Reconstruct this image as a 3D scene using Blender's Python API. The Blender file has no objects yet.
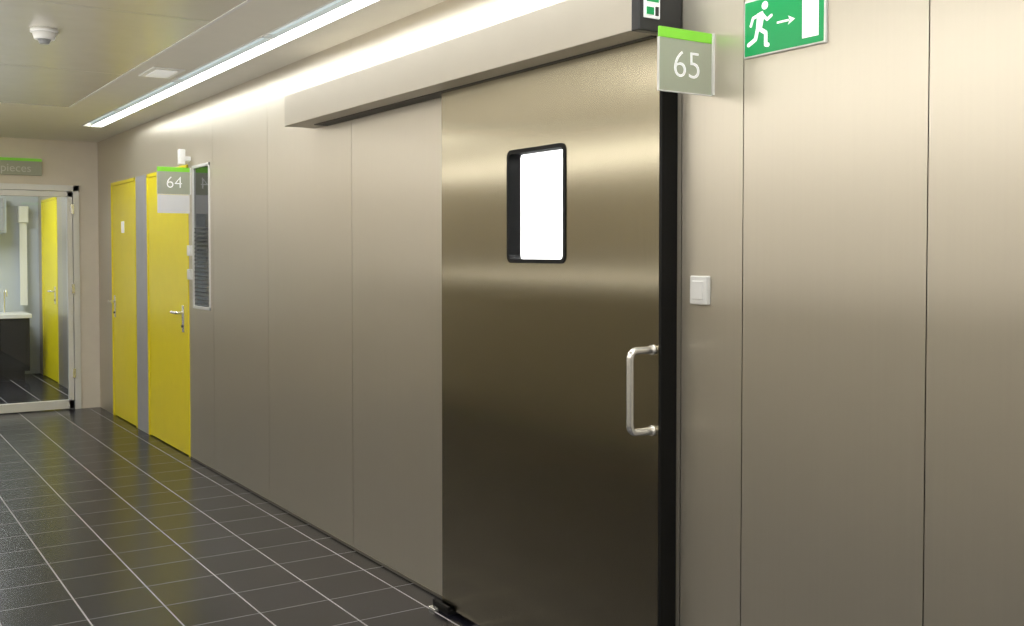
import bpy, bmesh, math, random
from mathutils import Vector, Matrix
S=bpy.context.scene
COL=S.collection
random.seed(3)

# ---------------------------------------------------------------- materials
def new_mat(name):
    m=bpy.data.materials.new(name); m.use_nodes=True
    nt=m.node_tree; b=nt.nodes['Principled BSDF']
    return m,nt,b
def mat(name,col,rough=.5,metal=0.,emis=None,es=0.,noise=0.04,scale=8.,coat=0.,trans=0.,spec=.5,aniso=0.,tangent=None,stretch=(1,1,1)):
    m,nt,b=new_mat(name)
    n=nt.nodes.new('ShaderNodeTexNoise'); n.inputs['Scale'].default_value=scale; n.inputs['Detail'].default_value=3
    tc=nt.nodes.new('ShaderNodeTexCoord'); mp=nt.nodes.new('ShaderNodeMapping'); mp.inputs['Scale'].default_value=stretch
    nt.links.new(tc.outputs['Object'],mp.inputs['Vector']); nt.links.new(mp.outputs[0],n.inputs['Vector'])
    mr=nt.nodes.new('ShaderNodeMapRange'); mr.inputs['To Min'].default_value=1-noise; mr.inputs['To Max'].default_value=1+noise
    mr.inputs['From Min'].default_value=.3; mr.inputs['From Max'].default_value=.7
    nt.links.new(n.outputs['Fac'],mr.inputs['Value'])
    vm=nt.nodes.new('ShaderNodeVectorMath'); vm.operation='SCALE'; vm.inputs[0].default_value=col
    nt.links.new(mr.outputs[0],vm.inputs['Scale']); nt.links.new(vm.outputs[0],b.inputs['Base Color'])
    b.inputs['Roughness'].default_value=rough; b.inputs['Metallic'].default_value=metal
    b.inputs['Coat Weight'].default_value=coat; b.inputs['Transmission Weight'].default_value=trans
    b.inputs['Specular IOR Level'].default_value=spec
    if emis: b.inputs['Emission Color'].default_value=(*emis,1); b.inputs['Emission Strength'].default_value=es
    if aniso:
        b.inputs['Anisotropic'].default_value=aniso
        cx=nt.nodes.new('ShaderNodeCombineXYZ')
        for i in range(3): cx.inputs[i].default_value=tangent[i]
        nt.links.new(cx.outputs[0],b.inputs['Tangent'])
    return m
M_PANEL=mat('satin_metal_panel',(.645,.595,.505),rough=.36,metal=.72,noise=.008,scale=3,stretch=(1,30,.6),aniso=.6,tangent=(0,1,0))
M_STEEL=mat('brushed_steel_door',(.41,.37,.275),rough=.22,metal=1,noise=.03,scale=3,stretch=(1,60,.3),aniso=.88,tangent=(0,1,0))
M_HEADER=mat('header_cover',(.54,.495,.42),rough=.4,metal=.6,noise=.01)
M_BACK=mat('wall_backing',(.12,.11,.09),rough=.8)
M_BEIGE=mat('beige_paint',(.78,.71,.61),rough=.6,noise=.02)
M_OPP=mat('opposite_wall_paint',(.38,.345,.275),rough=.6,noise=.02)
M_WHITEWALL=mat('white_paint',(.8,.8,.8),rough=.7,noise=.01)
M_FARWALL=mat('grey_blue_paint',(.55,.59,.62),rough=.6,noise=.02)
M_GREYSTRIP=mat('grey_infill',(.42,.42,.45),rough=.4)
M_YELLOW=mat('yellow_laminate',(.98,.83,.010),rough=.35,noise=.015)
M_BLACK=mat('black_rubber',(.003,.003,.003),rough=.6,spec=.3)
M_CHROME=mat('polished_steel',(.92,.91,.89),rough=.25,metal=.75,noise=.01)
M_WPLAST=mat('white_plastic',(.88,.88,.87),rough=.35,noise=.01)
M_GPLAST=mat('grey_plastic',(.30,.31,.32),rough=.4,noise=.01)
M_SLAT=mat('blind_slat',(.06,.06,.06),rough=.4,noise=.01)
M_ALU=mat('white_aluminium',(.80,.79,.77),rough=.35,metal=.1,noise=.01)
M_SIGN=mat('sign_grey_green',(.42,.44,.34),rough=.4,noise=.02)
M_SIGNTOP=mat('sign_lime',(.25,.68,.05),rough=.4,emis=(.25,.8,.04),es=.12,noise=.02)
M_EXIT=mat('exit_green',(.0,.36,.10),rough=.3,noise=.02)
M_SWHITE=mat('sign_white',(.9,.9,.9),rough=.4,emis=(1,1,1),es=.25,noise=.01)
M_PAPER=mat('paper_white',(.84,.83,.84),rough=.5,noise=.01)
M_LETTER=mat('sign_lettering_pale',(.66,.67,.62),rough=.4,noise=.01)
M_DARK=mat('dark_charcoal',(.02,.02,.022),rough=.35)
M_CEILP=mat('ceiling_plaster',(.82,.79,.71),rough=.6,noise=.01)
M_CEILM=mat('ceiling_metal_tray',(.70,.67,.59),rough=.26,metal=.4,noise=.02,aniso=.4,tangent=(1,0,0))
M_LAMP=mat('lamp_diffuser',(.9,.9,.9),emis=(.97,1,.98),es=21,noise=.0)
M_FILLPANEL=mat('fill_panel_emitter',(.9,.9,.9),emis=(1,.98,.93),es=12.5,noise=.0)  # glow of the added ceiling fill panels
M_FILLSTRIP=mat('fill_strip_emitter',(.9,.9,.9),emis=(1,.975,.92),es=6,noise=.0)  # glow of the added strip on the opposite wall
M_GLASS=mat('clear_glass',(.92,.95,.94),rough=.0,trans=1,noise=.0)
M_LOUV=mat('louvre_satin',(.62,.70,.72),rough=.35,metal=.2,emis=(.7,.9,.95),es=.5)
M_BLUEG=mat('cupboard_grey_blue',(.42,.46,.50),rough=.4)

# floor tiles
def floor_mat():
    m,nt,b=new_mat('dark_floor_tiles'); N=nt.nodes.new; L=nt.links.new
    tc=N('ShaderNodeTexCoord'); sp=N('ShaderNodeSeparateXYZ'); L(tc.outputs['Object'],sp.inputs[0])
    def mth(op,a,bv=None,c=None):
        n=N('ShaderNodeMath'); n.operation=op
        for i,v in enumerate((a,bv,c)):
            if v is None: continue
            if isinstance(v,(int,float)): n.inputs[i].default_value=v
            else: L(v,n.inputs[i])
        return n.outputs[0]
    T=.305; masks=[]; cells=[]
    for out,ph,w in ((sp.outputs[0],.105+30*T,.0034),(sp.outputs[1],-3.85+40*T,.0018)):
        u=mth('DIVIDE',mth('ADD',out,ph),T)
        f=mth('FRACT',u); d=mth('MULTIPLY',mth('MINIMUM',f,mth('SUBTRACT',1.,f)),T)
        masks.append(mth('LESS_THAN',d,w)); cells.append(mth('FLOOR',u))
    g=mth('MAXIMUM',masks[0],masks[1])
    cx=N('ShaderNodeCombineXYZ'); L(cells[0],cx.inputs[0]); L(cells[1],cx.inputs[1])
    wn=N('ShaderNodeTexWhiteNoise'); L(cx.outputs[0],wn.inputs['Vector'])
    v=mth('MULTIPLY_ADD',wn.outputs['Value'],.005,.007)
    nz=N('ShaderNodeTexNoise'); nz.inputs['Scale'].default_value=14; L(tc.outputs['Object'],nz.inputs['Vector'])
    v=mth('MULTIPLY',v,mth('MULTIPLY_ADD',nz.outputs['Fac'],.5,.75))
    tcx=N('ShaderNodeCombineXYZ'); L(v,tcx.inputs[0]); L(mth('MULTIPLY',v,.98),tcx.inputs[1]); L(mth('MULTIPLY',v,1.6),tcx.inputs[2])
    mix=N('ShaderNodeMix'); mix.data_type='RGBA'; L(g,mix.inputs[0]); L(tcx.outputs[0],mix.inputs[6]); mix.inputs[7].default_value=(.38,.37,.38,1)
    L(mix.outputs[2],b.inputs['Base Color'])
    L(mth('MULTIPLY_ADD',g,.4,.24),b.inputs['Roughness'])
    b.inputs['Specular IOR Level'].default_value=.33; b.inputs['Specular Tint'].default_value=(.82,.88,1,1)
    bp=N('ShaderNodeBump'); bp.inputs['Strength'].default_value=.15; bp.inputs['Distance'].default_value=.002
    L(mth('SUBTRACT',1.,g),bp.inputs['Height']); L(bp.outputs[0],b.inputs['Normal'])
    return m
M_FLOOR=floor_mat()

# ---------------------------------------------------------------- geometry helpers
def link(o,parent=None):
    COL.objects.link(o)
    if parent: o.parent=parent
    return o
def empty(name,loc=(0,0,0)):
    e=bpy.data.objects.new(name,None); e.empty_display_size=.1; e.location=loc; COL.objects.link(e); return e
def boxes(name,bl,m,parent=None,bevel=0.,seg=2):
    """bl list of (x0,x1,y0,y1,z0,z1), world coords"""
    bm=bmesh.new()
    for x0,x1,y0,y1,z0,z1 in bl:
        vs=[bm.verts.new((x,y,z)) for x in (x0,x1) for y in (y0,y1) for z in (z0,z1)]
        for f in ((0,1,3,2),(4,6,7,5),(0,4,5,1),(2,3,7,6),(0,2,6,4),(1,5,7,3)):
            bm.faces.new([vs[i] for i in f])
    bmesh.ops.recalc_face_normals(bm,faces=bm.faces)
    me=bpy.data.meshes.new(name); bm.to_mesh(me); bm.free(); me.materials.append(m)
    o=bpy.data.objects.new(name,me); link(o,parent)
    if bevel:
        md=o.modifiers.new('b','BEVEL'); md.width=bevel; md.segments=seg; md.limit_method='ANGLE'
    return o
def prism(name,pts,basis,depth,m,parent=None,hole=None):
    """pts 2D outline; basis=(origin,u,v,n); extrude by depth along n. hole: same-length outline list"""
    o0,u,v,n=[Vector(a) for a in basis]
    bm=bmesh.new()
    P=lambda p,d:o0+u*p[0]+v*p[1]+n*d
    if hole is None:
        a=[bm.verts.new(P(p,0)) for p in pts]; b=[bm.verts.new(P(p,depth)) for p in pts]
        bm.faces.new(a); bm.faces.new(b)
        k=len(pts)
        for i in range(k): bm.faces.new((a[i],a[(i+1)%k],b[(i+1)%k],b[i]))
    else:
        k=len(pts)
        r=[[bm.verts.new(P(p,d)) for p in q] for q in (pts,hole) for d in (0,depth)]
        for A,B in ((r[0],r[1]),(r[2],r[3]),(r[0],r[2]),(r[1],r[3])):
            for i in range(k): bm.faces.new((A[i],A[(i+1)%k],B[(i+1)%k],B[i]))
    bmesh.ops.recalc_face_normals(bm,faces=bm.faces)
    me=bpy.data.meshes.new(name); bm.to_mesh(me); bm.free(); me.materials.append(m)
    o=bpy.data.objects.new(name,me); return link(o,parent)
def rrect(x0,x1,y0,y1,r,n=6):
    pts=[]
    for cx,cy,a in ((x1-r,y1-r,0),(x0+r,y1-r,90),(x0+r,y0+r,180),(x1-r,y0+r,270)):
        for i in range(n+1):
            t=math.radians(a+90*i/n); pts.append((cx+r*math.cos(t),cy+r*math.sin(t)))
    return pts
def circ(cx,cy,r,n=20): return [(cx+r*math.cos(2*math.pi*i/n),cy+r*math.sin(2*math.pi*i/n)) for i in range(n)]
def to_mesh(o,name,m,parent):
    COL.objects.link(o); bpy.context.view_layer.update()
    dg=bpy.context.evaluated_depsgraph_get()
    me=bpy.data.meshes.new_from_object(o.evaluated_get(dg)); me.transform(o.matrix_world)
    me.materials.clear(); me.materials.append(m)
    bpy.data.objects.remove(o)
    q=bpy.data.objects.new(name,me); return link(q,parent)
def tube(name,pts,r,m,parent=None,cyc=False):
    c=bpy.data.curves.new(name,'CURVE'); c.dimensions='3D'; c.bevel_depth=r; c.bevel_resolution=5; c.use_fill_caps=True
    s=c.splines.new('POLY'); s.points.add(len(pts)-1)
    for p,q in zip(s.points,pts): p.co=(*q,1)
    s.use_cyclic_u=cyc
    o=to_mesh(bpy.data.objects.new(name,c),name,m,parent)
    for p in o.data.polygons: p.use_smooth=True
    return o
def text(name,body,size,mtx,m,parent,ext=.0008,off=0.):
    c=bpy.data.curves.new(name,'FONT'); c.body=body; c.size=size; c.extrude=ext; c.align_x='CENTER'; c.align_y='CENTER'; c.offset=off
    o=bpy.data.objects.new(name,c); o.matrix_world=mtx
    return to_mesh(o,name,m,parent)
def fillet(pts,r,n=6):
    out=[Vector(pts[0])]
    for i in range(1,len(pts)-1):
        p=Vector(pts[i]); a=(Vector(pts[i-1])-p).normalized(); b=(Vector(pts[i+1])-p).normalized()
        for k in range(n+1):
            t=k/n; A=p+a*r; B=p+b*r
            out.append(A*(1-t)**2+p*2*t*(1-t)+B*t*t)
    out.append(Vector(pts[-1])); return out
def cyl(name,c,axis,r,h,m,parent=None,r2=None,seg=32):
    bm=bmesh.new(); bmesh.ops.create_cone(bm,cap_ends=True,segments=seg,radius1=r,radius2=r if r2 is None else r2,depth=h)
    q=Vector(axis).to_track_quat('Z','Y').to_matrix().to_4x4()
    bm.transform(Matrix.Translation(c)@q)
    me=bpy.data.meshes.new(name); bm.to_mesh(me); bm.free(); me.materials.append(m)
    for p in me.polygons: p.use_smooth=len(p.vertices)==4
    return link(bpy.data.objects.new(name,me),parent)

# ---------------------------------------------------------------- room shell
H=2.54; YN=-3.0; YE=10.6; YB=14.0; XO=-3.3
boxes('floor',[(XO-.1,3.2,YN-.1,YB+.1,-.1,0)],M_FLOOR)

holes=[(2.58,3.62,0,2.05),(7.10,7.50,1.09,2.10),(7.61,8.77,0,2.12),(9.15,10.04,0,2.12),(12.75,13.75,0,2.12)]
def wall_cells(y0,y1,breaks,x0,x1,gap):
    ys=sorted(set([y0,y1]+[b for b in breaks if y0<b<y1]+[h[0] for h in holes]+[h[1] for h in holes]))
    out=[]
    for a,b in zip(ys[:-1],ys[1:]):
        ga=gap if a in breaks else 0; gb=gap if b in breaks else 0
        mid=(a+b)/2; hs=[h for h in holes if h[0]<mid<h[1]]
        if not hs: out.append((x0,x1,a+ga,b-gb,0,H))
        else:
            h=hs[0]
            if h[2]>0: out.append((x0,x1,a+ga,b-gb,0,h[2]))
            out.append((x0,x1,a+ga,b-gb,h[3],H))
    return out
seams=[-2.,-.8,.35,.95,1.549,2.148,2.405,4.806,5.99,7.04,10.65]
wr=boxes('wall_right',wall_cells(YN,YB,seams,0,.012,.0016),M_PANEL)
wb=boxes('backing',wall_cells(YN,YB,[],.0125,.10,0),M_BACK); wb.parent=wr
boxes('grey_strip',[(-.003,.02,8.79,9.13,0,2.12)],M_GREYSTRIP,wr)

boxes('wall_left',[(XO-.1,XO,YN,YE,0,H)],M_OPP)
boxes('wall_back',[(XO-.1,.1,YN-.1,YN,0,H)],M_OPP)
ex0,ex1=-2.0,-.175
boxes('wall_end',[(ex1,0,YE,YE+.1,0,H),(XO-.1,ex0,YE,YE+.1,0,H),(ex0,ex1,YE,YE+.1,2.12,H)],M_BEIGE)
boxes('wall_far',[(-2.6,.1,YB,YB+.1,0,H)],M_FARWALL)
boxes('wall_far_left',[(-2.7,-2.6,YE+.1,YB,0,H)],M_FARWALL)
boxes('wall_room65',[(3.0,3.1,1.2,5.0,0,H),(.1,3.1,1.1,1.2,0,H),(.1,3.1,5.0,5.1,0,H)],M_WHITEWALL)
sx0,sx1=-.40,-.235
boxes('ceiling',[(sx1,.1,YN,YE,H,H+.1),(-.69,sx0,YN,YE,H,H+.1),(sx0,sx1,9.3,YE,H,H+.1),(XO,-.69,8.17,YE,H,H+.1),
   (sx0-.02,sx1+.02,YN,9.32,H+.1,H+.12),(XO,-.69,YN,8.17,H+.02,H+.1),(-2.7,.1,YE,YB+.1,H,H+.1),(.1,3.1,1.1,5.1,H,H+.1)],M_CEILP)
tr=[]
xs=[-.695,-1.595,-2.495,XO]; ysx=[YN,-1.2,.3,1.8,3.3,4.8,6.5,8.165]
for i in range(3):
    for a,b in zip(ysx[:-1],ysx[1:]):
        tr.append((xs[i+1]+.004,xs[i]-.004,a+.004,b-.004,H,H+.012))
boxes('ceiling_trays',tr,M_CEILM,bevel=.002).parent=bpy.data.objects['ceiling']
boxes('tray_void',[(XO,-.695,YN,8.165,H+.013,H+.019)],M_BACK).parent=bpy.data.objects['ceiling']
boxes('trim_1',[(-.70,-.685,YN,8.17,H-.004,H+.002)],M_ALU)
boxes('baseboard_right',[(-.004,0,YN,2.42,0,.012),(-.004,0,3.8,7.6,0,.012)],M_BACK)

# linear slot luminaire
lum=empty('linear_ceiling_light')
boxes('diffuser',[(sx0+.075,sx1-.014,YN,9.27,H+.008,H+.018)],M_LAMP,lum)
boxes('edge_profile',[(sx0,sx0+.010,YN,9.29,H-.004,H+.09),(sx1-.010,sx1,YN,9.29,H-.004,H+.09),(sx0+.068,sx0+.075,YN,9.27,H-.002,H+.03)],M_ALU,lum)
boxes('reflector',[(sx0+.010,sx0+.068,YN,9.27,H+.02,H+.05)],M_LOUV,lum)
boxes('joints',[(sx0+.005,sx1-.005,y,y+.012,H-.001,H+.05) for y in (-1.4,.2,1.8,3.4,5.0,6.6,8.2)],M_ALU,lum)

# unseen ceiling panels added as general fill, other side of the corridor
for i,y in enumerate((-2.0,-.4,1.2,2.8,4.2,8.6,9.9)):
    pl=empty('ceiling_fill_panel' if i==0 else 'ceiling_fill_panel.%03d'%i)
    boxes('housing',[(-2.75,-2.15,y-.3,y+.3,H-.012,H-.001)],M_ALU,pl)
    boxes('panel',[(-2.72,-2.18,y-.27,y+.27,H-.016,H-.012)],M_FILLPANEL,pl)
# unseen light strip added on the opposite wall, for fill and door reflections
wl=empty('opposite_fill_strip')
boxes('housing',[(XO,XO+.05,-2.5,10.3,2.20,2.32)],M_ALU,wl)
boxes('diffuser',[(XO+.05,XO+.06,-2.48,10.28,2.21,2.31)],M_FILLSTRIP,wl)

# smoke detector
sd=empty('smoke_detector')
cyl('base',(-1.31,5.39,H-.008),(0,0,-1),.062,.016,M_WPLAST,sd)
cyl('body',(-1.31,5.39,H-.032),(0,0,-1),.054,.032,M_WPLAST,sd,r2=.045)
cyl('sensor_cap',(-1.31,5.39,H-.058),(0,0,-1),.03,.02,M_GPLAST,sd,r2=.022)
el=empty('emergency_ceiling_light')
boxes('plate',[(-.62,-.44,6.12,6.46,H-.008,H)],M_WPLAST,el,bevel=.003)
boxes('lens',[(-.59,-.47,6.17,6.41,H-.012,H-.008)],M_SWHITE,el,bevel=.002)

# ---------------------------------------------------------------- sliding door
DX=-.063; DX1=-.012; dy0,dy1=2.435,3.785; dz0,dz1=.02,2.17
sdr=empty('sliding_door')
wy0,wy1,wz0,wz1=2.921,3.282,1.45,1.858
R=.02
hole=rrect(wy0+.006,wy1-.006,wz0+.006,wz1-.006,R,6)
n=7
corners=[(dy1,dz1),(dy0,dz1),(dy0,dz0),(dy1,dz0)]
bm=bmesh.new()
for d in (DX,DX1):
    h=[bm.verts.new((d,p[0],p[1])) for p in hole]; c=[bm.verts.new((d,p[0],p[1])) for p in corners]
    for ci in range(4):
        for i in range(n-1): bm.faces.new((c[ci],h[ci*n+i],h[ci*n+i+1]))
        bm.faces.new((c[ci],h[ci*n+n-1],h[((ci+1)*n)%(4*n)],c[(ci+1)%4]))
    if d==DX: H0,C0=h,c
    else:
        for i in range(4*n): bm.faces.new((H0[i],h[i],h[(i+1)%(4*n)],H0[(i+1)%(4*n)]))
        for i in range(4): bm.faces.new((C0[i],C0[(i+1)%4],c[(i+1)%4],c[i]))
bmesh.ops.recalc_face_normals(bm,faces=bm.faces)
me=bpy.data.meshes.new('leaf'); bm.to_mesh(me); bm.free(); me.materials.append(M_STEEL)
link(bpy.data.objects.new('leaf',me),sdr)
bas=((DX-.004,0,0),(0,1,0),(0,0,1),(1,0,0))
prism('window_gasket',rrect(wy0-.004,wy1+.004,wz0-.004,wz1+.004,.028),bas,.056,M_BLACK,sdr,hole=rrect(wy0+.010,wy1-.010,wz0+.010,wz1-.010,.016))
prism('window_pane',rrect(wy0+.008,wy1-.008,wz0+.008,wz1-.008,.016),((DX1-.008,0,0),(0,1,0),(0,0,1),(1,0,0)),.005,M_GLASS,sdr)
boxes('edge_seal',[(DX-.001,-.001,dy0-.012,dy0,dz0,dz1),(DX+.002,-.003,dy1,dy1+.004,dz0,dz1)],M_BLACK,sdr)
hy=2.462; hz0,hz1=.935,1.185; hx=DX-.09
tube('pull_handle',fillet([(DX,hy,hz1),(hx,hy,hz1),(hx,hy,hz0),(DX,hy,hz0)],.028),.0115,M_CHROME,sdr)
for z in (hz0,hz1): cyl('rose',(DX-.003,hy,z),(1,0,0),.0165,.006,M_CHROME,sdr)
boxes('floor_guide',[(-.085,-.002,3.70,3.83,0,.018),(-.085,-.072,3.70,3.83,.018,.035)],M_BLACK,sdr,bevel=.002)
boxes('guide_tip',[(-.11,-.088,3.77,3.82,0,.012)],M_CHROME,sdr,bevel=.002)

# header cover
hd=empty('sliding_door_header')
hz=(2.145,2.305)
boxes('cover',[(-.17,-.001,2.44,5.27,hz[0],hz[1])],M_HEADER,hd,bevel=.003)
boxes('end_cap',[(-.172,-.001,2.405,2.44,hz[0]-.002,hz[1]+.002)],M_DARK,hd,bevel=.003)
boxes('underside_track',[(-.075,-.005,2.46,5.1,hz[0]-.004,hz[0])],M_BACK,hd)
boxes('end_display',[(-.155,-.095,2.398,2.405,2.18,2.295)],M_SWHITE,hd,bevel=.002)
boxes('display_icons',[(-.148,-.120,2.396,2.398,2.19,2.212),(-.148,-.102,2.396,2.398,2.228,2.238)],M_EXIT,hd)
boxes('display_mark',[(-.114,-.102,2.396,2.398,2.188,2.215)],M_DARK,hd)

# ---------------------------------------------------------------- signs 65 / 64
def room_sign(name,y,w,z0,z1,num):
    e=empty(name); gz=z1-.030*(z1-z0)/.18
    boxes('plate',[(-w,-.006,y,y+.006,z0,gz)],M_SIGN,e,bevel=.001)
    boxes('green_band',[(-w,-.006,y-.001,y+.007,gz,z1)],M_SIGNTOP,e,bevel=.001)
    boxes('wall_profile',[(-.008,0,y-.006,y+.012,z0,z1)],M_ALU,e)
    boxes('rim',[(-w-.002,-w,y-.001,y+.007,z0-.002,gz),(-w,-.006,y-.001,y+.007,z0-.003,z0)],M_ALU,e)
    text('number',num,.112*(z1-z0)/.18,Matrix.Translation((-w/2,y-.001,(z0+gz)/2))@Matrix.Rotation(math.pi/2,4,'X'),M_SWHITE,e,off=-.0016)
    return e
room_sign('room_number_sign',2.27,.209,1.946,2.125,'65')
s64=room_sign('room_number_sign.001',7.545,.235,1.90,2.09,'64')
boxes('paper_holder',[(-.235,-.01,7.546,7.552,1.765,1.895)],M_PAPER,s64)
cb=empty('wall_bracket')  # white bracket on the wall above the room sign
boxes('bracket',[(-.05,0,7.54,7.57,2.14,2.17)],M_WPLAST,cb,bevel=.003)
boxes('bracket_body',[(-.085,-.04,7.53,7.58,2.11,2.22)],M_WPLAST,cb,bevel=.006)

# ---------------------------------------------------------------- exit sign (flat on wall)
es=empty('emergency_exit_sign')
y_l,y_r,z0,z1=2.139,1.85,2.03,2.19
W=y_l-y_r; HT=z1-z0
boxes('frame',[(-.010,0,y_r,y_l,z0,z1)],M_ALU,es,bevel=.002)
b=((-.010,y_l,z0),(0,-1,0),(0,0,1),(-1,0,0))
prism('green_face',rrect(.005,W-.005,.005,HT-.005,.003),b,.001,M_EXIT,es)
b=((-.011,y_l,z0),(0,-1,0),(0,0,1),(-1,0,0)); t=.0008
def limb(pts,w,nm):
    for i in range(len(pts)-1):
        p=Vector(pts[i]); q=Vector(pts[i+1]); d=(q-p).normalized(); nrm=Vector((-d.y,d.x))*w/2
        prism(nm,[tuple(p+nrm),tuple(p-nrm),tuple(q-nrm),tuple(q+nrm)],b,t,M_SWHITE,es)
    for p in pts: prism(nm+'_joint',circ(p[0],p[1],w/2,12),b,t*1.05,M_SWHITE,es)
prism('man_head',circ(.080,.136,.0115),b,t,M_SWHITE,es)
prism('man_torso',[(.052,.118),(.072,.122),(.078,.108),(.068,.070),(.047,.072)],b,t,M_SWHITE,es)
limb([(.072,.112),(.088,.096),(.104,.104)],.009,'man_arm')
limb([(.055,.113),(.036,.108),(.028,.088)],.009,'man_arm')
limb([(.062,.074),(.084,.060),(.084,.028),(.092,.026)],.012,'man_leg')
limb([(.053,.074),(.046,.048),(.020,.036)],.012,'man_leg')
prism('arrow_shaft',[(.124,.077),(.166,.077),(.166,.083),(.124,.083)],b,t,M_SWHITE,es)
prism('arrow_head',[(.164,.068),(.188,.080),(.164,.092),(.170,.080)],b,t,M_SWHITE,es)
prism('doorway',[(.213,.022),(.268,.022),(.268,.15),(.213,.15)],b,t,M_SWHITE,es)

# ---------------------------------------------------------------- wall switches
def switch(name,y,z,s=.084,d=.03,w=None):
    w=w or s
    e=empty(name)
    boxes('box',[(-d,0,y-w/2,y+w/2,z-s/2,z+s/2)],M_WPLAST,e,bevel=.004,seg=3)
    boxes('rocker',[(-d-.004,-d,y-w*.32,y+w*.32,z-s*.32,z+s*.32)],M_WPLAST,e,bevel=.002)
    return e
switch('light_switch',2.312,1.372,.086,.018,.073)
switch('light_switch.001',7.555,1.50,.075,.02)
switch('light_switch.002',7.555,1.33,.075,.02)

# ---------------------------------------------------------------- yellow hinged doors
def ydoor(name,a,b2,zt,handle_y,lev):
    e=empty(name)
    boxes('frame',[(-.006,.04,a,a+.03,0,zt),(-.006,.04,b2-.03,b2,0,zt),(-.006,.04,a,b2,zt-.03,zt)],M_YELLOW,e,bevel=.002)
    boxes('leaf',[(.000,.045,a+.032,b2-.032,.008,zt-.032)],M_YELLOW,e,bevel=.002)
    boxes('shadow_gap',[(.03,.05,a+.01,b2-.01,.0,zt-.01)],M_BACK,e)
    boxes('escutcheon',[(-.006,.000,handle_y-.026,handle_y+.026,.90,1.10)],M_CHROME,e,bevel=.003)
    tube('lever',fillet([(.0,handle_y,1.045),(-.055,handle_y,1.045),(-.055,handle_y+lev*.12,1.045)],.015),.011,M_CHROME,e)
    cyl('lock_cylinder',(-.010,handle_y,.945),(1,0,0),.009,.012,M_DARK,e)
    return e
ydoor('door_1',7.61,8.77,2.12,7.76,1)
d2=ydoor('door_2',9.15,10.04,2.12,9.93,-1)
boxes('pictogram',[(-.002,.0,9.56,9.66,1.66,1.76)],M_SWHITE,d2)
ydoor('door_3',12.75,13.75,2.12,12.9,1)

# ---------------------------------------------------------------- narrow window beside door 64
w1=empty('window_1'); a,b2,c,d=7.10,7.50,1.09,2.10
boxes('frame',[(-.008,.06,a,a+.02,c,d),(-.008,.06,b2-.02,b2,c,d),(-.008,.06,a,b2,c,c+.02),(-.008,.06,a,b2,d-.02,d)],M_ALU,w1,bevel=.002)
boxes('pane',[(.004,.010,a+.02,b2-.02,c+.02,d-.02)],mat('dark_tinted_glass',(.012,.012,.014),rough=.05,spec=.8),w1)
boxes('blind_slats',[(.0005,.0035,a+.025,b2-.025,c+.03+i*.028,c+.040+i*.028) for i in range(20)],M_SLAT,w1)

# ---------------------------------------------------------------- glazed end door
gd=empty('door_4'); g=.055
y0,y1=YE-.02,YE+.06
boxes('frame',[(ex1-g,ex1,y0,y1,0,2.12),(ex0,ex0+g,y0,y1,0,2.12),(ex0,ex1,y0,y1,2.065,2.12)],M_ALU,gd,bevel=.003)
xm=-1.09
boxes('sash',[(ex1-g-.05,ex1-g-.006,y0+.01,y1-.01,.01,2.06),(xm+.003,xm+.05,y0+.01,y1-.01,.01,2.06),(xm-.05,xm-.003,y0+.01,y1-.01,.01,2.06),
  (xm+.003,ex1-g-.006,y0+.01,y1-.01,.01,.09),(xm+.003,ex1-g-.006,y0+.01,y1-.01,2.01,2.06),
  (ex0+g,xm-.003,y0+.01,y1-.01,.01,.09),(ex0+g,xm-.003,y0+.01,y1-.01,2.01,2.06),(ex0+g+.004,ex0+g+.05,y0+.01,y1-.01,.01,2.06)],M_ALU,gd,bevel=.002)
boxes('glass',[(ex0+g,ex1-g-.01,YE+.018,YE+.024,.08,2.02)],M_GLASS,gd)
boxes('hinges',[(ex1-g-.02,ex1-g+.008,y0-.012,y0+.01,z,z+.09) for z in (.3,1.1,1.85)],M_CHROME,gd,bevel=.002)
ds=empty('department_sign')
boxes('plate',[(-1.15,-.50,YE-.03,YE-.004,2.20,2.33)],M_SIGN,ds,bevel=.002)
boxes('green_band',[(-1.15,-.50,YE-.032,YE-.004,2.33,2.355)],M_SIGNTOP,ds)
text('lettering','pieces',.105,Matrix.Translation((-.72,YE-.031,2.262))@Matrix.Rotation(math.pi/2,4,'X'),M_LETTER,ds)

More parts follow.
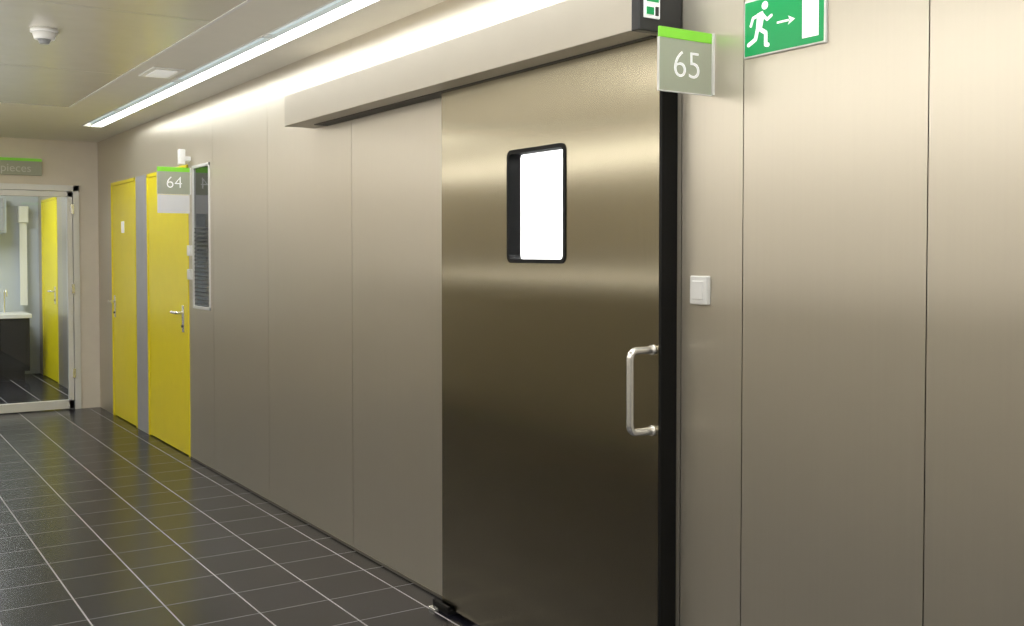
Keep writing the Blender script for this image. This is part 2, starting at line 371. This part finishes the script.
# ---------------------------------------------------------------- room beyond : wash counter, cupboard
YC=YB-.005
wc=empty('wash_counter')
boxes('cabinet',[(-2.4,-.20,13.40,YC,.10,.72)],M_DARK,wc,bevel=.004)
boxes('plinth',[(-2.35,-.25,13.46,YC,0,.10)],M_DARK,wc)
boxes('worktop',[(-2.42,-.18,13.36,YC,.72,.77)],M_WPLAST,wc,bevel=.006)
boxes('door_fronts',[(x,x+.50,13.388,13.40,.14,.69) for x in (-2.30,-1.78,-1.26,-.74)],M_DARK,wc,bevel=.003)
tube('tap',fillet([(-.42,13.8,.77),(-.42,13.8,1.05),(-.42,13.60,1.05),(-.42,13.60,.97)],.04),.013,M_CHROME,wc)
wc2=empty('wall_cupboard')
boxes('carcass',[(-2.4,-.40,13.65,YC,1.72,2.15)],M_BLUEG,wc2,bevel=.004)
boxes('doors',[(x,x+.48,13.635,13.65,1.74,2.13) for x in (-2.38,-1.89,-1.40,-.91)],M_GPLAST,wc2,bevel=.003)
td=empty('roller_towel')
boxes('body',[(-.24,-.13,13.85,YC,1.85,2.05)],M_WPLAST,td,bevel=.01)
boxes('towel',[(-.225,-.145,13.90,13.92,.85,1.85)],M_WPLAST,td)

# ---------------------------------------------------------------- lights
def area(name,loc,rot,sx,sy,p,col):
    l=bpy.data.lights.new(name,'AREA'); l.shape='RECTANGLE'; l.size=sx; l.size_y=sy; l.energy=p; l.color=col
    o=bpy.data.objects.new(name,l); o.location=loc; o.rotation_euler=rot; COL.objects.link(o); return o
area('room65_light',(1.6,3.6,2.5),(0,0,0),2,2,220,(1,1,1))
area('far_room_light',(-1.2,12.4,2.5),(0,0,0),1,1.5,50,(.95,.98,1))
area('ceiling_fill_light',(-2.4,4.0,1.3),(math.pi,0,0),.3,8,75,(1,.975,.92))  # added area light without a fixture, brightens the ceiling from out of view

w=bpy.data.worlds.new('world'); S.world=w; w.use_nodes=True
w.node_tree.nodes['Background'].inputs[0].default_value=(.9,.85,.75,1); w.node_tree.nodes['Background'].inputs[1].default_value=.1

# ---------------------------------------------------------------- camera
cam=bpy.data.cameras.new('camera'); co=bpy.data.objects.new('camera',cam); COL.objects.link(co)
co.location=(-2.19,0,1.483); co.rotation_euler=(math.radians(90-1.6),0,math.radians(-33.16))
cam.sensor_width=36; cam.lens=36.9; cam.shift_y=-.030; cam.clip_start=.05
S.camera=co
S.view_settings.view_transform='Standard'
